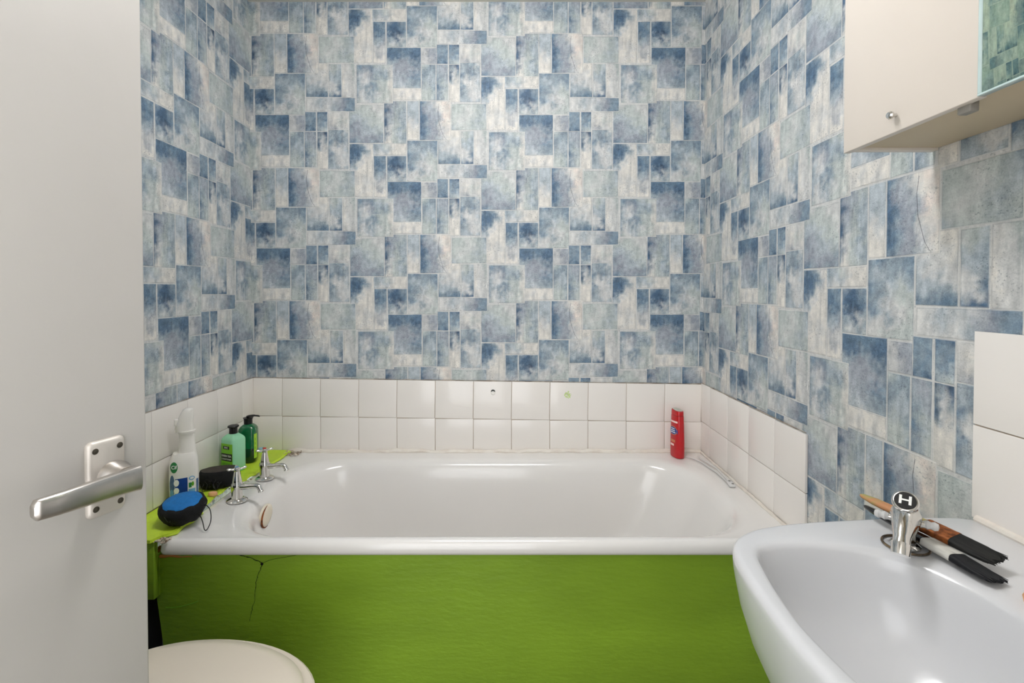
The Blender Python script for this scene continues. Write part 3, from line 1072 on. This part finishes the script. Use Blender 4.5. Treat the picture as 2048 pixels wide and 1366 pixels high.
patch_on('label_swirl', sb_surf, .0145, .0245, .0725, .0795, M['white_pl'], sp, off=.0011, shape='oval')
patch_on('label_leaf', sb_surf, .0115, .0185, .048, .063, M['logo_green'], sp, off=.0006)
patch_on('label_leaf', sb_surf, .0185, .0245, .051, .065, M['label_mid'], sp, off=.0006, shape='oval')
patch_on('label_foot', sb_surf, .0105, .0275, .02, .044, M['sky'], sp, off=.0006)
patch_on('label_edge', sb_surf, .030, .0355, .015, .07, M['steel_blue'], sp, off=.0006)

# ------------------------------------------------------------------ round speaker
sk = empty('speaker', (-.915, 1.330, LEDGE + .006), 0)
sk.rotation_euler = (math.radians(9), math.radians(2), 0)
sk.scale = (.87, .87, 1.14)
tag(sk, 'round black portable speaker with a blue fabric top', 'speaker')
rings = []
for r, z in ((.036, 0), (.046, .004), (.056, .014), (.064, .026), (.0655, .033), (.063, .040), (.058, .045), (.0525, .047)):
    ring = []
    for j in range(48):
        a = 2 * math.pi * j / 48
        k = 1 + (.025 * math.cos(a * 9 + z * 30) + .015 * math.cos(5 * a + 1)) * (1 if .01 < z < .042 else .3)
        ring.append((r * k * math.cos(a), r * k * math.sin(a), z + .002 * math.sin(a * 7)))
    rings.append(ring)
loft('casing', rings, M['blackf'], sk, angle=60)
lathe('top_fabric', [(.0535, .046), (.051, .049), (.035, .0535), (.015, .0552), (.001, .0555)], M['blue'], sk, n=48)
for pts in ([(-.012, -.064, .036), (-.006, -.0655, .030), (-.001, -.065, .024)], [(.012, -.064, .036), (.007, -.0655, .030), (.003, -.065, .024)]):
    tube('front_mark', pts, .0009, M['greyd'], sk, n=6)
lp = smooth_path([(.060, .004, .034), (.074, .002, .036), (.094, -.012, .030), (.108, -.034, .016), (.108, -.052, .004), (.100, -.054, .002),
                  (.082, -.034, .012), (.068, -.022, .020), (.056, -.016, .025)], 8)
tube('wrist_loop', lp, .0013, M['black'], sk, n=8)

# ------------------------------------------------------------------ black mesh scrubber
pf = empty('mesh_sponge', (-.961, 1.567, LEDGE), math.radians(20))
tag(pf, 'black mesh bath sponge lying behind the nearer bath tap', 'sponge')
rings = []
for r, z in ((.50, 0.001), (.86, .004), (1.0, .016), (1.02, .034), (.98, .048), (.93, .056), (.86, .0575)):
    ring = []
    for j in range(56):
        a = 2 * math.pi * j / 56
        k = r * (1 + .07 * mnoise.noise(Vector((math.cos(a) * 2.2, math.sin(a) * 2.2, z * 30))))
        ring.append((k * .060 * math.cos(a), k * .038 * math.sin(a), z))
    rings.append(ring)
loft('mesh_body', rings, M['blackf'], pf, cap1=False, angle=80)
lathe('hollow', [(.86, .0575), (.78, .0535), (.5, .049), (.01, .048)], M['brownf'], pf, n=40, sx=.060, sy=.038)
rs = random.Random(4)
Vr, Fr = [], []
for k in range(20):
    a0 = rs.uniform(2.2, 4.9)
    cz = rs.uniform(.010, .03)
    c = Vector((.056 * math.cos(a0), .036 * math.sin(a0), cz))
    out = Vector((math.cos(a0), math.sin(a0), 0))
    tn = Vector((-out.y, out.x, 0))
    L_, w_ = rs.uniform(.008, .020), rs.uniform(.004, .010)
    pth = []
    for q in range(13):
        b = 2 * math.pi * q / 12
        pth.append(c + out * L_ * (.5 - .5 * math.cos(b)) + tn * w_ * math.sin(b) + Vector((0, 0, rs.uniform(-.002, .002) + .010 * math.sin(b + k))))
    for p in pth:
        p.z = max(p.z, .0022)
    rr = tube_rings(pth, .0009, 6)
    b0 = len(Vr)
    Vr += [p for r in rr for p in r]
    for i in range(len(rr) - 1):
        for j in range(6):
            Fr.append((b0 + i * 6 + j, b0 + i * 6 + (j + 1) % 6, b0 + (i + 1) * 6 + (j + 1) % 6, b0 + (i + 1) * 6 + j))
tag(mesh('mesh_frill', Vr, Fr, M['black'], pf), kind='stuff')
tube('hanging_cord', smooth_path([(-.052, .0, .046), (-.066, .004, .049), (-.080, .008, .050)], 6), .0022, M['black'], pf, n=8)


# ------------------------------------------------------------------ toiletry bottles on the ledge
def flat_bottle(tab, m, parent, e=.42, n=48, name='body'):
    return loft(name, [[(*sup(a, b, 2 * math.pi * j / n, e), z) for j in range(n)] for z, a, b in tab], m, parent, angle=35)


def front_surf(tab, e=.42):
    def f(s, z, off):
        a, b = interp(tab, z)
        q = max(-.97, min(.97, s / a))
        return Vector((s, -b * (1 - abs(q) ** (2 / e)) ** (e / 2) - off, z))
    return f


cb = empty('conditioner_bottle', (-.995, 1.705, LEDGE), math.radians(-22))
tag(cb, 'mint green conditioner bottle with black cap beside the black sponge', 'bottle')
T1 = [(0, .026, .023), (.003, .030, .0265), (.010, .0315, .028), (.112, .0315, .028), (.118, .0300, .0265), (.124, .0255, .022), (.130, .018, .0155), (.133, .0125, .0125)]
flat_bottle(T1, M['mint'], cb, .34)
lathe('cap', [(.0125, .132), (.0135, .134), (.0125, .146), (.0135, .153), (.0175, .155), (.018, .158), (.0165, .1605), (.001, .161)], M['black'], cb, n=28)
f1 = front_surf(T1, .34)
patch_on('label', f1, -.0275, .0275, .010, .103, M['label_green'], cb, off=.0005)
patch_on('label_box', f1, -.0135, .0155, .084, .095, M['ink'], cb, off=.0009)
text_on('label_lettering', 'XHC', .009, f1, .001, .0895, M['inkw'], cb, off=.0014)
patch_on('label_box', f1, -.0235, .0265, .043, .069, M['ink'], cb, off=.0009)
text_on('label_lettering', 'GREEN TEA', .0088, f1, .0015, .0607, M['inkw'], cb, off=.0014)
text_on('label_lettering', 'CONDITIONER', .0066, f1, .0015, .0495, M['inkw'], cb, off=.0014)
patch_on('label_box', f1, -.019, .021, .020, .036, M['label_mid'], cb, off=.0009)

pb_ = empty('pump_bottle', (-.992, 1.795, LEDGE), math.radians(10))
tag(pb_, 'dark green pump bottle in the back corner of the ledge', 'bottle')
T2a = [(0, .023, .020), (.004, .028, .0245), (.012, .0305, .027), (.055, .031, .0275)]
T2b = [(.055, .031, .0275), (.118, .031, .0275), (.126, .0295, .026), (.133, .025, .022), (.139, .018, .017), (.142, .013, .013)]
flat_bottle(T2a, M['bottle_deep'], pb_, .55, name='filled_base')
flat_bottle(T2b, M['bottle_green'], pb_, .55)
lathe('pump_collar', [(.0135, .141), (.0145, .142), (.0145, .158), (.0165, .163), (.0175, .165), (.001, .1655)], M['black'], pb_, n=28)
ph_ = tube('pump_nozzle', smooth_path([(-.004, 0, .168), (.004, .0, .1705), (.018, -.002, .172), (.034, -.004, .171), (.041, -.005, .168)], 5),
           [.009] * 6 + [.008] * 6 + [.006] * 6 + [.004] * 3, M['black'], pb_, n=12, flat=.42)


def side_surf(tab, e=.55):
    def f(s, z, off):   # the +x side turned towards the viewer
        a, b = interp(tab, z)
        th = -math.pi / 2 + .95 + s
        x, y = sup(a, b, th, e)
        k = Vector((math.cos(th), math.sin(th), 0))
        return Vector((x, y, z)) + k * off
    return f


T2 = T2a + T2b[1:]
patch_on('label', side_surf(T2), -.12, .55, .018, .108, M['label_lime'], pb_, off=.0008)
for k in range(4):
    patch_on('label_mark', side_surf(T2), .06, .20, .036 + .016 * k, .045 + .016 * k, M['label_mid'], pb_, off=.0013)

bi = lathe('bottle_cap', [(.001, 0), (.009, 0), (.0095, .002), (.0095, .013), (.008, .016), (.001, .016)], M['blueitem'], n=20,
           loc=(-1.004, 1.905, LEDGE))
tag(bi, 'small pale blue plastic cap behind the dark green bottle', 'cap')
so = lathe('soap_stub', [(.002, 0), (.010, .001), (.012, .006), (.010, .012), (.003, .0135)], M['soap'], n=18, loc=(-.936, 1.492, LEDGE), sx=1.2, sy=.8)
tag(so, 'small pale stub of soap between spray bottle and black sponge', 'soap')

# ------------------------------------------------------------------ red shower gel bottle
rb = empty('shower_gel_bottle', (.632, 1.878, RIM), math.radians(-74))
tag(rb, 'red shower gel bottle standing on the bathtub rim corner', 'bottle')
T3 = [(0, .026, .0155), (.002, .030, .0185), (.006, .0315, .0195), (.06, .0318, .0195), (.12, .0295, .0185), (.16, .0275, .0175), (.163, .027, .017)]
n = 44
loft('body', [[(*sup(a, b, 2 * math.pi * j / n, .75), z) for j in range(n)] for z, a, b in T3], M['red'], rb)
T3c = [(.163, .0265, .0167), (.1645, .0265, .0167)]
loft('cap_seam', [[(*sup(a, b, 2 * math.pi * j / n, .75), z) for j in range(n)] for z, a, b in T3c], M['redd'], rb)
cpz = lambda x: .182 - .10 * (x + .0268)
cap_r = []
for a, b, f in ((.0268, .0169, 0), (.0268, .0169, .4), (.0264, .0166, .8), (.0255, .016, .95), (.0225, .014, 1.0)):
    ring = []
    for j in range(n):
        x, y = sup(a, b, 2 * math.pi * j / n, .75)
        ring.append((x, y, .1645 + f * (cpz(x) - .1645 + .004)))
    cap_r.append(ring)
loft('cap', cap_r, M['red'], rb)
loft('cap_top', [[(x * .97, y * .97, z + .0006) for x, y, z in cap_r[-1]], [(x * .80, y * .80, z + .0016) for x, y, z in cap_r[-1]]], M['capgrey'], rb)


def rsurf(s, z, off):
    a, b = interp(T3, z)
    th = -math.pi / 2 + s / .026
    x, y = sup(a, b, th, .75)
    return Vector((x, y, z)) + Vector((math.cos(th) * .5, math.sin(th), 0)).normalized() * off


patch_on('label_bar', rsurf, -.014, .020, .136, .143, M['pink'], rb, off=.0007)
patch_on('label_roundel', rsurf, -.0175, .0175, .088, .122, M['gold'], rb, off=.0006, shape='oval')
patch_on('label_roundel', rsurf, -.0155, .0155, .091, .119, M['navy'], rb, off=.0011, shape='oval')
for k in range(3):
    patch_on('label_stripe', rsurf, -.009 + .001 * k, .010 - .002 * k, .097 + .007 * k, .100 + .007 * k, M['inkw'], rb, off=.0016)
patch_on('label_tail', rsurf, .0165, .021, .094, .112, M['navy'], rb, off=.0008, shape='oval')
patch_on('label_text_band', rsurf, -.010, .008, .060, .070, M['gold'], rb, off=.0007)
patch_on('label_text_band', rsurf, -.010, .003, .046, .054, M['pink'], rb, off=.0007)

# ------------------------------------------------------------------ clear plastic strap lying on the rim
st = empty('plastic_strap', (.70, 1.72, RIM))
tag(st, 'clear plastic strap lying on the rim beside the red bottle', 'strap')
o = Vector((.70, 1.72, RIM))
pA = smooth_path([(.662, 1.868, .559), (.682, 1.84, .560), (.698, 1.80, .560), (.705, 1.75, .560), (.712, 1.70, .560), (.712, 1.655, .560), (.712, 1.615, .560)], 6)
pB = smooth_path([(.713, 1.875, .561), (.708, 1.835, .561), (.716, 1.79, .563), (.724, 1.73, .563), (.722, 1.68, .562), (.720, 1.625, .560)], 6)
tube('strand', [p - o for p in pA], .0034, M['clear'], st, n=8, flat=.6)
tube('strand', [p - o for p in pB], .0034, M['clear'], st, n=8, flat=.6)
eb = box('end_clip', (-.010, -.024, 0), (.010, .024, .008), M['clear'], st, bevel=.003, loc=(.016, -.12, .001))
eb.rotation_euler = (0, 0, math.radians(-8))
for k, (dx, dy) in enumerate(((.000, .014), (.004, -.010))):
    lathe('stud', [(.001, .0098), (.003, .0095), (.0042, .008)], M['dot'], eb, n=14, loc=(dx, dy, 0))

# ------------------------------------------------------------------ washbasin
YC = .53
bs = empty('washbasin', (.45, YC, 0))
tag(bs, 'white ceramic washbasin on the right wall', 'basin')
BZ = .83
half_o = [(.296, 0), (.297, .03), (.300, .075), (.304, .110), (.311, .150), (.322, .180), (.345, .205), (.385, .226), (.457, .243), (.56, .254), (.66, .2605), (.735, .258), (.746, .250), (.748, .12), (.748, 0)]
half_i = [(.318, 0), (.320, .03), (.325, .07), (.333, .112), (.341, .145), (.355, .166), (.378, .176), (.41, .1795), (.455, .1765), (.50, .163), (.537, .138), (.562, .100), (.577, .055), (.583, 0)]


def close_curve(h, sub=6):
    pts = [(x - .45, y, 0) for x, y in h] + [(x - .45, -y, 0) for x, y in h[-2:0:-1]]
    return [(p.x, p.y) for p in smooth_path(pts, sub, True)]


def polar(curve, n=160):
    ang = sorted((math.atan2(y, x), math.hypot(x, y)) for x, y in curve)
    A = [a for a, r in ang]
    R = [r for a, r in ang]
    return np.interp(np.linspace(-math.pi, math.pi, n, endpoint=False), A, R, period=2 * math.pi)


NB = 160
th = np.linspace(-math.pi, math.pi, NB, endpoint=False)
Ro, Ri = polar(close_curve(half_o), NB), polar(close_curve(half_i), NB)
Rb = np.full(NB, .03)


def bring(R, z):
    return [(R[j] * math.cos(th[j]), R[j] * math.sin(th[j]), z) for j in range(NB)]


def orr(d, k=1.0):
    # outer outline shrunk, but flat against the wall
    out = []
    for j in range(NB):
        r = (Ro[j] - d) * k
        x = r * math.cos(th[j])
        y = r * math.sin(th[j])
        out.append((x, y))
    return out


rings = []
for d, k, z in ((0, .42, .600), (0, .56, .625), (0, .74, .665), (0, .88, .715), (0, .95, .755), (0, .982, .785), (0, .995, .800), (0, 1, .812)):
    rings.append([(x if x < .20 else min(.297, x + (1 - k) * .25), y, z) for x, y in orr(d, k)])
for d, z in ((0, .819), (.0015, .825), (.005, .829), (.010, .8302)):
    rings.append([(x, y, z) for x, y in orr(d)])
for t, z in ((.62, BZ - .0002), (.85, BZ - .001)):
    rings.append(bring((Ro - .010) * (1 - t) + Ri * t, z))
for k, z in ((1.0, BZ - .004), (.985, BZ - .010), (.965, BZ - .024), (.93, BZ - .052), (.86, BZ - .085), (.74, BZ - .112), (.55, BZ - .131), (.32, BZ - .142), (.12, BZ - .147)):
    rings.append(bring(Ri * k, z))
loft('bowl', rings, M['ceramic'], bs, cap0=True, cap1=True, angle=75)
lathe('drain', [(.001, .0), (.020, .001), (.023, .0005), (.024, -.003)], M['chrome'], bs, n=24, loc=(0, 0, BZ - .144))
pd = []
for z, a, b in ((0.0, .10, .11), (.02, .095, .105), (.10, .075, .085), (.40, .07, .08), (.62, .09, .10)):
    pd.append([(.10 + a * math.cos(2 * math.pi * j / 40), b * math.sin(2 * math.pi * j / 40), z) for j in range(40)])
loft('pedestal', pd, M['ceramic'], bs)
# white sealant where the basin meets the splashback
pb = [(XR - .008 - .45, y - YC, BZ + .003) for y in np.linspace(.775, .29, 24)]
tube('sealant', pb, .0065, M['sealant'], bs, n=8)

# ------------------------------------------------------------------ basin tap
TD = Vector((-.685, -.728, 0)).normalized()
bt2 = empty('basin_tap', (.566, .697, BZ + .0012), math.atan2(TD.y, TD.x))
tag(bt2, 'chrome hot tap with H cap on the washbasin corner', 'tap')
fl = lathe('flange', [(.012, 0), (.0185, 0), (.0185, .002), (.016, .0035), (.013, .005), (.012, .005)], M['chrome'], bt2, n=36)
lathe('pillar', [(.012, -.0005), (.0125, .004), (.0125, .02), (.016, .030), (.0185, .038), (.0185, .044), (.0175, .049), (.0155, .052), (.0135, .054), (.0125, .057), (.001, .058)], M['chrome'], bt2, n=32)
spp = smooth_path([(.0, 0, .043), (.018, 0, .042), (.036, 0, .037), (.052, 0, .029), (.062, 0, .021)], 6)
tube('spout', spp, [.0185 - .0085 * min(1, i / (len(spp) * .7)) for i in range(len(spp))], M['chrome'], bt2, n=24)
nz = tube('nozzle', [(.058, 0, .0245), (.062, 0, .0195), (.0665, 0, .0125)], [.0112, .0112, .0108], M['chrome'], bt2, n=24)
# tilted cap with the letter H
hb = lathe('handle_cap', [(.009, -.006), (.0145, -.002), (.0162, .002), (.0162, .006), (.0148, .008), (.0132, .0085)], M['chrome'], bt2, n=32, loc=(.004, 0, .0625))
hb.rotation_euler = (0, math.radians(46), 0)
lathe('cap_disc', [(.001, .0093), (.0128, .0093), (.0133, .0075)], M['black'], hb, n=32)
me = text_mesh('H', .0185)
for v in me.vertices:
    v.co = Vector((-v.co.y * 1.0, v.co.x * 1.25, .0098))
me.materials.clear()
me.name = 'cap_letter'
link('cap_letter', me, M['inkw'], hb)
for sy, a_m in ((-1, 'acrylic'), (1, 'acrylic')):
    ar = tube('handle_arm', [(.0, sy * .012, .036), (-.001 * sy, sy * .019, .0365), (-.002 * sy, sy * .023, .037)], [.0058, .0048, .0052], M['chrome'], bt2, n=12)
    for q in range(2):
        lathe('handle_knob', [(.001, -.0055), (.0045, -.0045), (.0062, 0), (.0045, .0045), (.001, .0055)], M['acrylic'], ar, n=16, axis='Y',
              loc=(-.002 * sy, sy * (.024 + .0075 * q), .0372))
ring_p = [(.0275 * math.cos(2 * math.pi * j / 40), .0275 * math.sin(2 * math.pi * j / 40), .0008) for j in range(41)]
tube('base_ring', ring_p, .0017, M['bronze'], bt2, n=6)


# ------------------------------------------------------------------ paint brushes
def brush(name, tip, end, label, hm, fm, bm_, w, roll=0.0, bl=.046, fl_=.042):
    tip, end = Vector(tip), Vector(end)
    L_ = (end - tip).length
    xa = (end - tip).normalized()
    za = Vector((0, 0, 1))
    ya = za.cross(xa).normalized()
    za = xa.cross(ya)
    t = empty(name)
    tag(t, label, 'paintbrush', 'paint brushes on the basin')
    mw = Matrix(((xa.x, ya.x, za.x, tip.x), (xa.y, ya.y, za.y, tip.y), (xa.z, ya.z, za.z, tip.z), (0, 0, 0, 1)))
    t.matrix_world = mw @ Matrix.Rotation(roll, 4, 'X')
    hl = L_ - bl - fl_
    prof = [(0, .0022, .0018), (.004, .0048, .003), (hl * .25, .0080, .0045), (hl * .5, .0086, .005), (hl * .78, .0070, .0048), (hl * .92, w * .80, .005), (hl + .002, w * .92, .0052)]
    loft('handle', [[(x, *sup(a, b, 2 * math.pi * j / 20, .8)) for j in range(20)] for x, a, b in prof], hm, t)
    fr = [(hl, w * .96, .0058), (hl + .003, w, .0062), (hl + .006, w * .985, .006), (hl + fl_ * .5, w, .0062), (hl + fl_ - .006, w * .985, .006), (hl + fl_ - .003, w, .0062), (hl + fl_, w * .98, .006)]
    loft('ferrule', [[(x, *sup(a, b, 2 * math.pi * j / 28, .5)) for j in range(28)] for x, a, b in fr], fm, t)
    rs_ = random.Random(hash(name + label) % 1000 if False else len(label))
    rg = []
    x0 = hl + fl_ - .002
    for q in range(9):
        f = q / 8
        a = w * (.97 + .10 * math.sin(f * 2.4) - .22 * max(0, f - .6))
        b = .0060 * (1 - .62 * f)
        ring = []
        for j in range(44):
            an = 2 * math.pi * j / 44
            y, z = sup(a, b, an, .6)
            k = 1 + .10 * rs_.uniform(-1, 1) * f
            ring.append((x0 + bl * f + (rs_.uniform(-.004, .002) if q == 8 else 0), y * k, z * k - .001 * f))
        rg.append(ring)
    loft('bristles', rg, bm_, t)
    # loose hairs at the tip
    Vh, Fh = [], []
    for q in range(46):
        y0 = rs_.uniform(-w, w) * .85
        z0 = rs_.uniform(-.002, .003)
        pth = [Vector((x0 + bl * .45, y0 * .9, z0)), Vector((x0 + bl * .8, y0 * 1.02, z0 * .8)), Vector((x0 + bl * rs_.uniform(1.0, 1.08), y0 * 1.06 + rs_.uniform(-.002, .002), z0 * .5))]
        rr = tube_rings(pth, .00045, 4)
        b0 = len(Vh)
        Vh += [p for r in rr for p in r]
        for i in range(2):
            for j in range(4):
                Fh.append((b0 + i * 4 + j, b0 + i * 4 + (j + 1) % 4, b0 + (i + 1) * 4 + (j + 1) % 4, b0 + (i + 1) * 4 + j))
    tag(mesh('loose_hairs', Vh, Fh, bm_, t), kind='stuff')
    return t


brush('paintbrush', (.576, .793, .846), (.606, .6005, .8365), 'paintbrush with black handle and white ferrule behind the basin tap', M['handle_black'], M['ferr'], M['bristle2'], .0145, roll=math.radians(-6), bl=.05, fl_=.040)
brush('paintbrush', (.580, .808, .858), (.634, .6266, .8475), 'paintbrush with wooden handle and rusty ferrule on top of the other', M['handle_wood'], M['ferr_rust'], M['bristle'], .0150, roll=math.radians(10), bl=.052, fl_=.040)

sb2 = loft('soap_bar', [[(*sup(a, b, 2 * math.pi * j / 32, .7), z) for j in range(32)] for z, a, b in ((0, .015, .024), (.003, .019, .030), (.012, .020, .032), (.019, .018, .029), (.022, .012, .02))],
           M['soap'], loc=(.611, .5375, BZ))
tag(sb2, 'peach soap bar on the washbasin at the right edge', 'soap')

# ------------------------------------------------------------------ wall cabinet
CY1, CX0, CZ0, CZ1 = .878, .604, 1.4475, 2.06
MY = .6235
CY0 = .27
cb2 = empty('wall_cabinet', (.68, .57, CZ0))
tag(cb2, 'white bathroom wall cabinet above the washbasin', 'cabinet')
oc = Vector((.68, .57, CZ0))


def cbox(name, lo, hi, m, bev=.001, parent=None):
    return box(name, Vector(lo) - oc, Vector(hi) - oc, m, parent or cb2, bevel=bev)


cbox('side_panel', (CX0 + .001, CY1 - .015, CZ0 + .002), (XR - .002, CY1, CZ1), M['cab'])
cbox('side_panel', (CX0 + .001, CY0, CZ0 + .002), (XR - .002, CY0 + .015, CZ1), M['cab'])
cbox('bottom_panel', (CX0 + .003, CY0, CZ0 + .006), (XR - .002, CY1 - .0155, CZ0 + .021), M['cabu'])
cbox('top_panel', (CX0 + .003, CY0 + .0155, CZ1 - .015), (XR - .002, CY1 - .0155, CZ1), M['cab'])
cbox('back_panel', (XR - .008, CY0 + .0155, CZ0 + .0215), (XR - .003, CY1 - .0155, CZ1 - .0155), M['cab'])
wd = cbox('cabinet_door', (CX0 - .012, MY + .001, CZ0), (CX0, CY1 + .001, CZ1), M['cab'], .0012)
kn = lathe('knob', [(.0030, 0), (.0030, -.004), (.0058, -.007), (.0062, -.010), (.0045, -.0125), (.001, -.013)], M['chrome'], wd, n=20, axis='X',
           loc=Vector((CX0 - .012, .7585, 1.473)) - oc)
md = cbox('mirror_door', (CX0 - .0145, CY0, CZ0 + .003), (CX0 - .006, MY - .006, CZ1), M['mirror'], .0006)
cbox('glass_edge', (CX0 - .0150, MY - .0062, CZ0 + .003), (CX0 - .005, MY - .0005, CZ1), M['glass_edge'], .001, md)
cbox('glass_edge', (CX0 - .0150, CY0, CZ0 + .0005), (CX0 - .005, MY - .0005, CZ0 + .0032), M['glass_edge'], .0005, md)
ck = cbox('door_clip', (CX0 - .003, .645, CZ0 - .0095), (CX0 + .010, .664, CZ0 + .0062), M['clipgrey'], .0015)

# ------------------------------------------------------------------ toilet
tl = empty('toilet', (-.70, .905, 0))
tag(tl, 'white toilet with closed lid beside the green bath panel', 'toilet')


def egg(a_front, a_back, b, z, n=64, e=1.0):
    out = []
    for j in range(n):
        t = 2 * math.pi * j / n
        c, s_ = math.cos(t), math.sin(t)
        a = a_front if c >= 0 else a_back
        out.append((.024 + a * math.copysign(abs(c) ** e, c), b * math.copysign(abs(s_) ** (e if c >= 0 else .8), s_), z))
    return out


loft('seat', [egg(.284, .20, .187, .390), egg(.288, .20, .190, .394), egg(.288, .20, .190, .403), egg(.283, .20, .186, .407)], M['seat'], tl)
loft('lid', [egg(.252, .195, .162, .4075), egg(.264, .20, .171, .409), egg(.266, .20, .173, .414), egg(.260, .197, .168, .4195), egg(.24, .18, .15, .4225), egg(.12, .1, .08, .4245)], M['seat'], tl)
loft('pan', [egg(.10, .16, .10, 0), egg(.095, .16, .098, .02), egg(.09, .16, .09, .12), egg(.13, .17, .105, .2), egg(.22, .19, .15, .30), egg(.262, .20, .172, .36), egg(.27, .20, .178, .389)], M['ceramic'], tl)
cs = box('cistern', (-.352, -.20, .40), (-.20, .20, .79), M['ceramic'], tl, bevel=.018, seg=3)
box('cistern_lid', (-.353, -.205, .791), (-.19, .205, .82), M['ceramic'], tl, bevel=.008, seg=3)
tube('flush_lever', [(-.198, .14, .73), (-.186, .14, .73), (-.182, .10, .725), (-.182, .07, .722)], .006, M['chrome'], tl, n=10)
for s_ in (-1, 1):
    lathe('hinge', [(.001, .0), (.012, 0), (.012, .016), (.001, .017)], M['seat'], tl, n=16, loc=(-.160, s_ * .07, .4075))
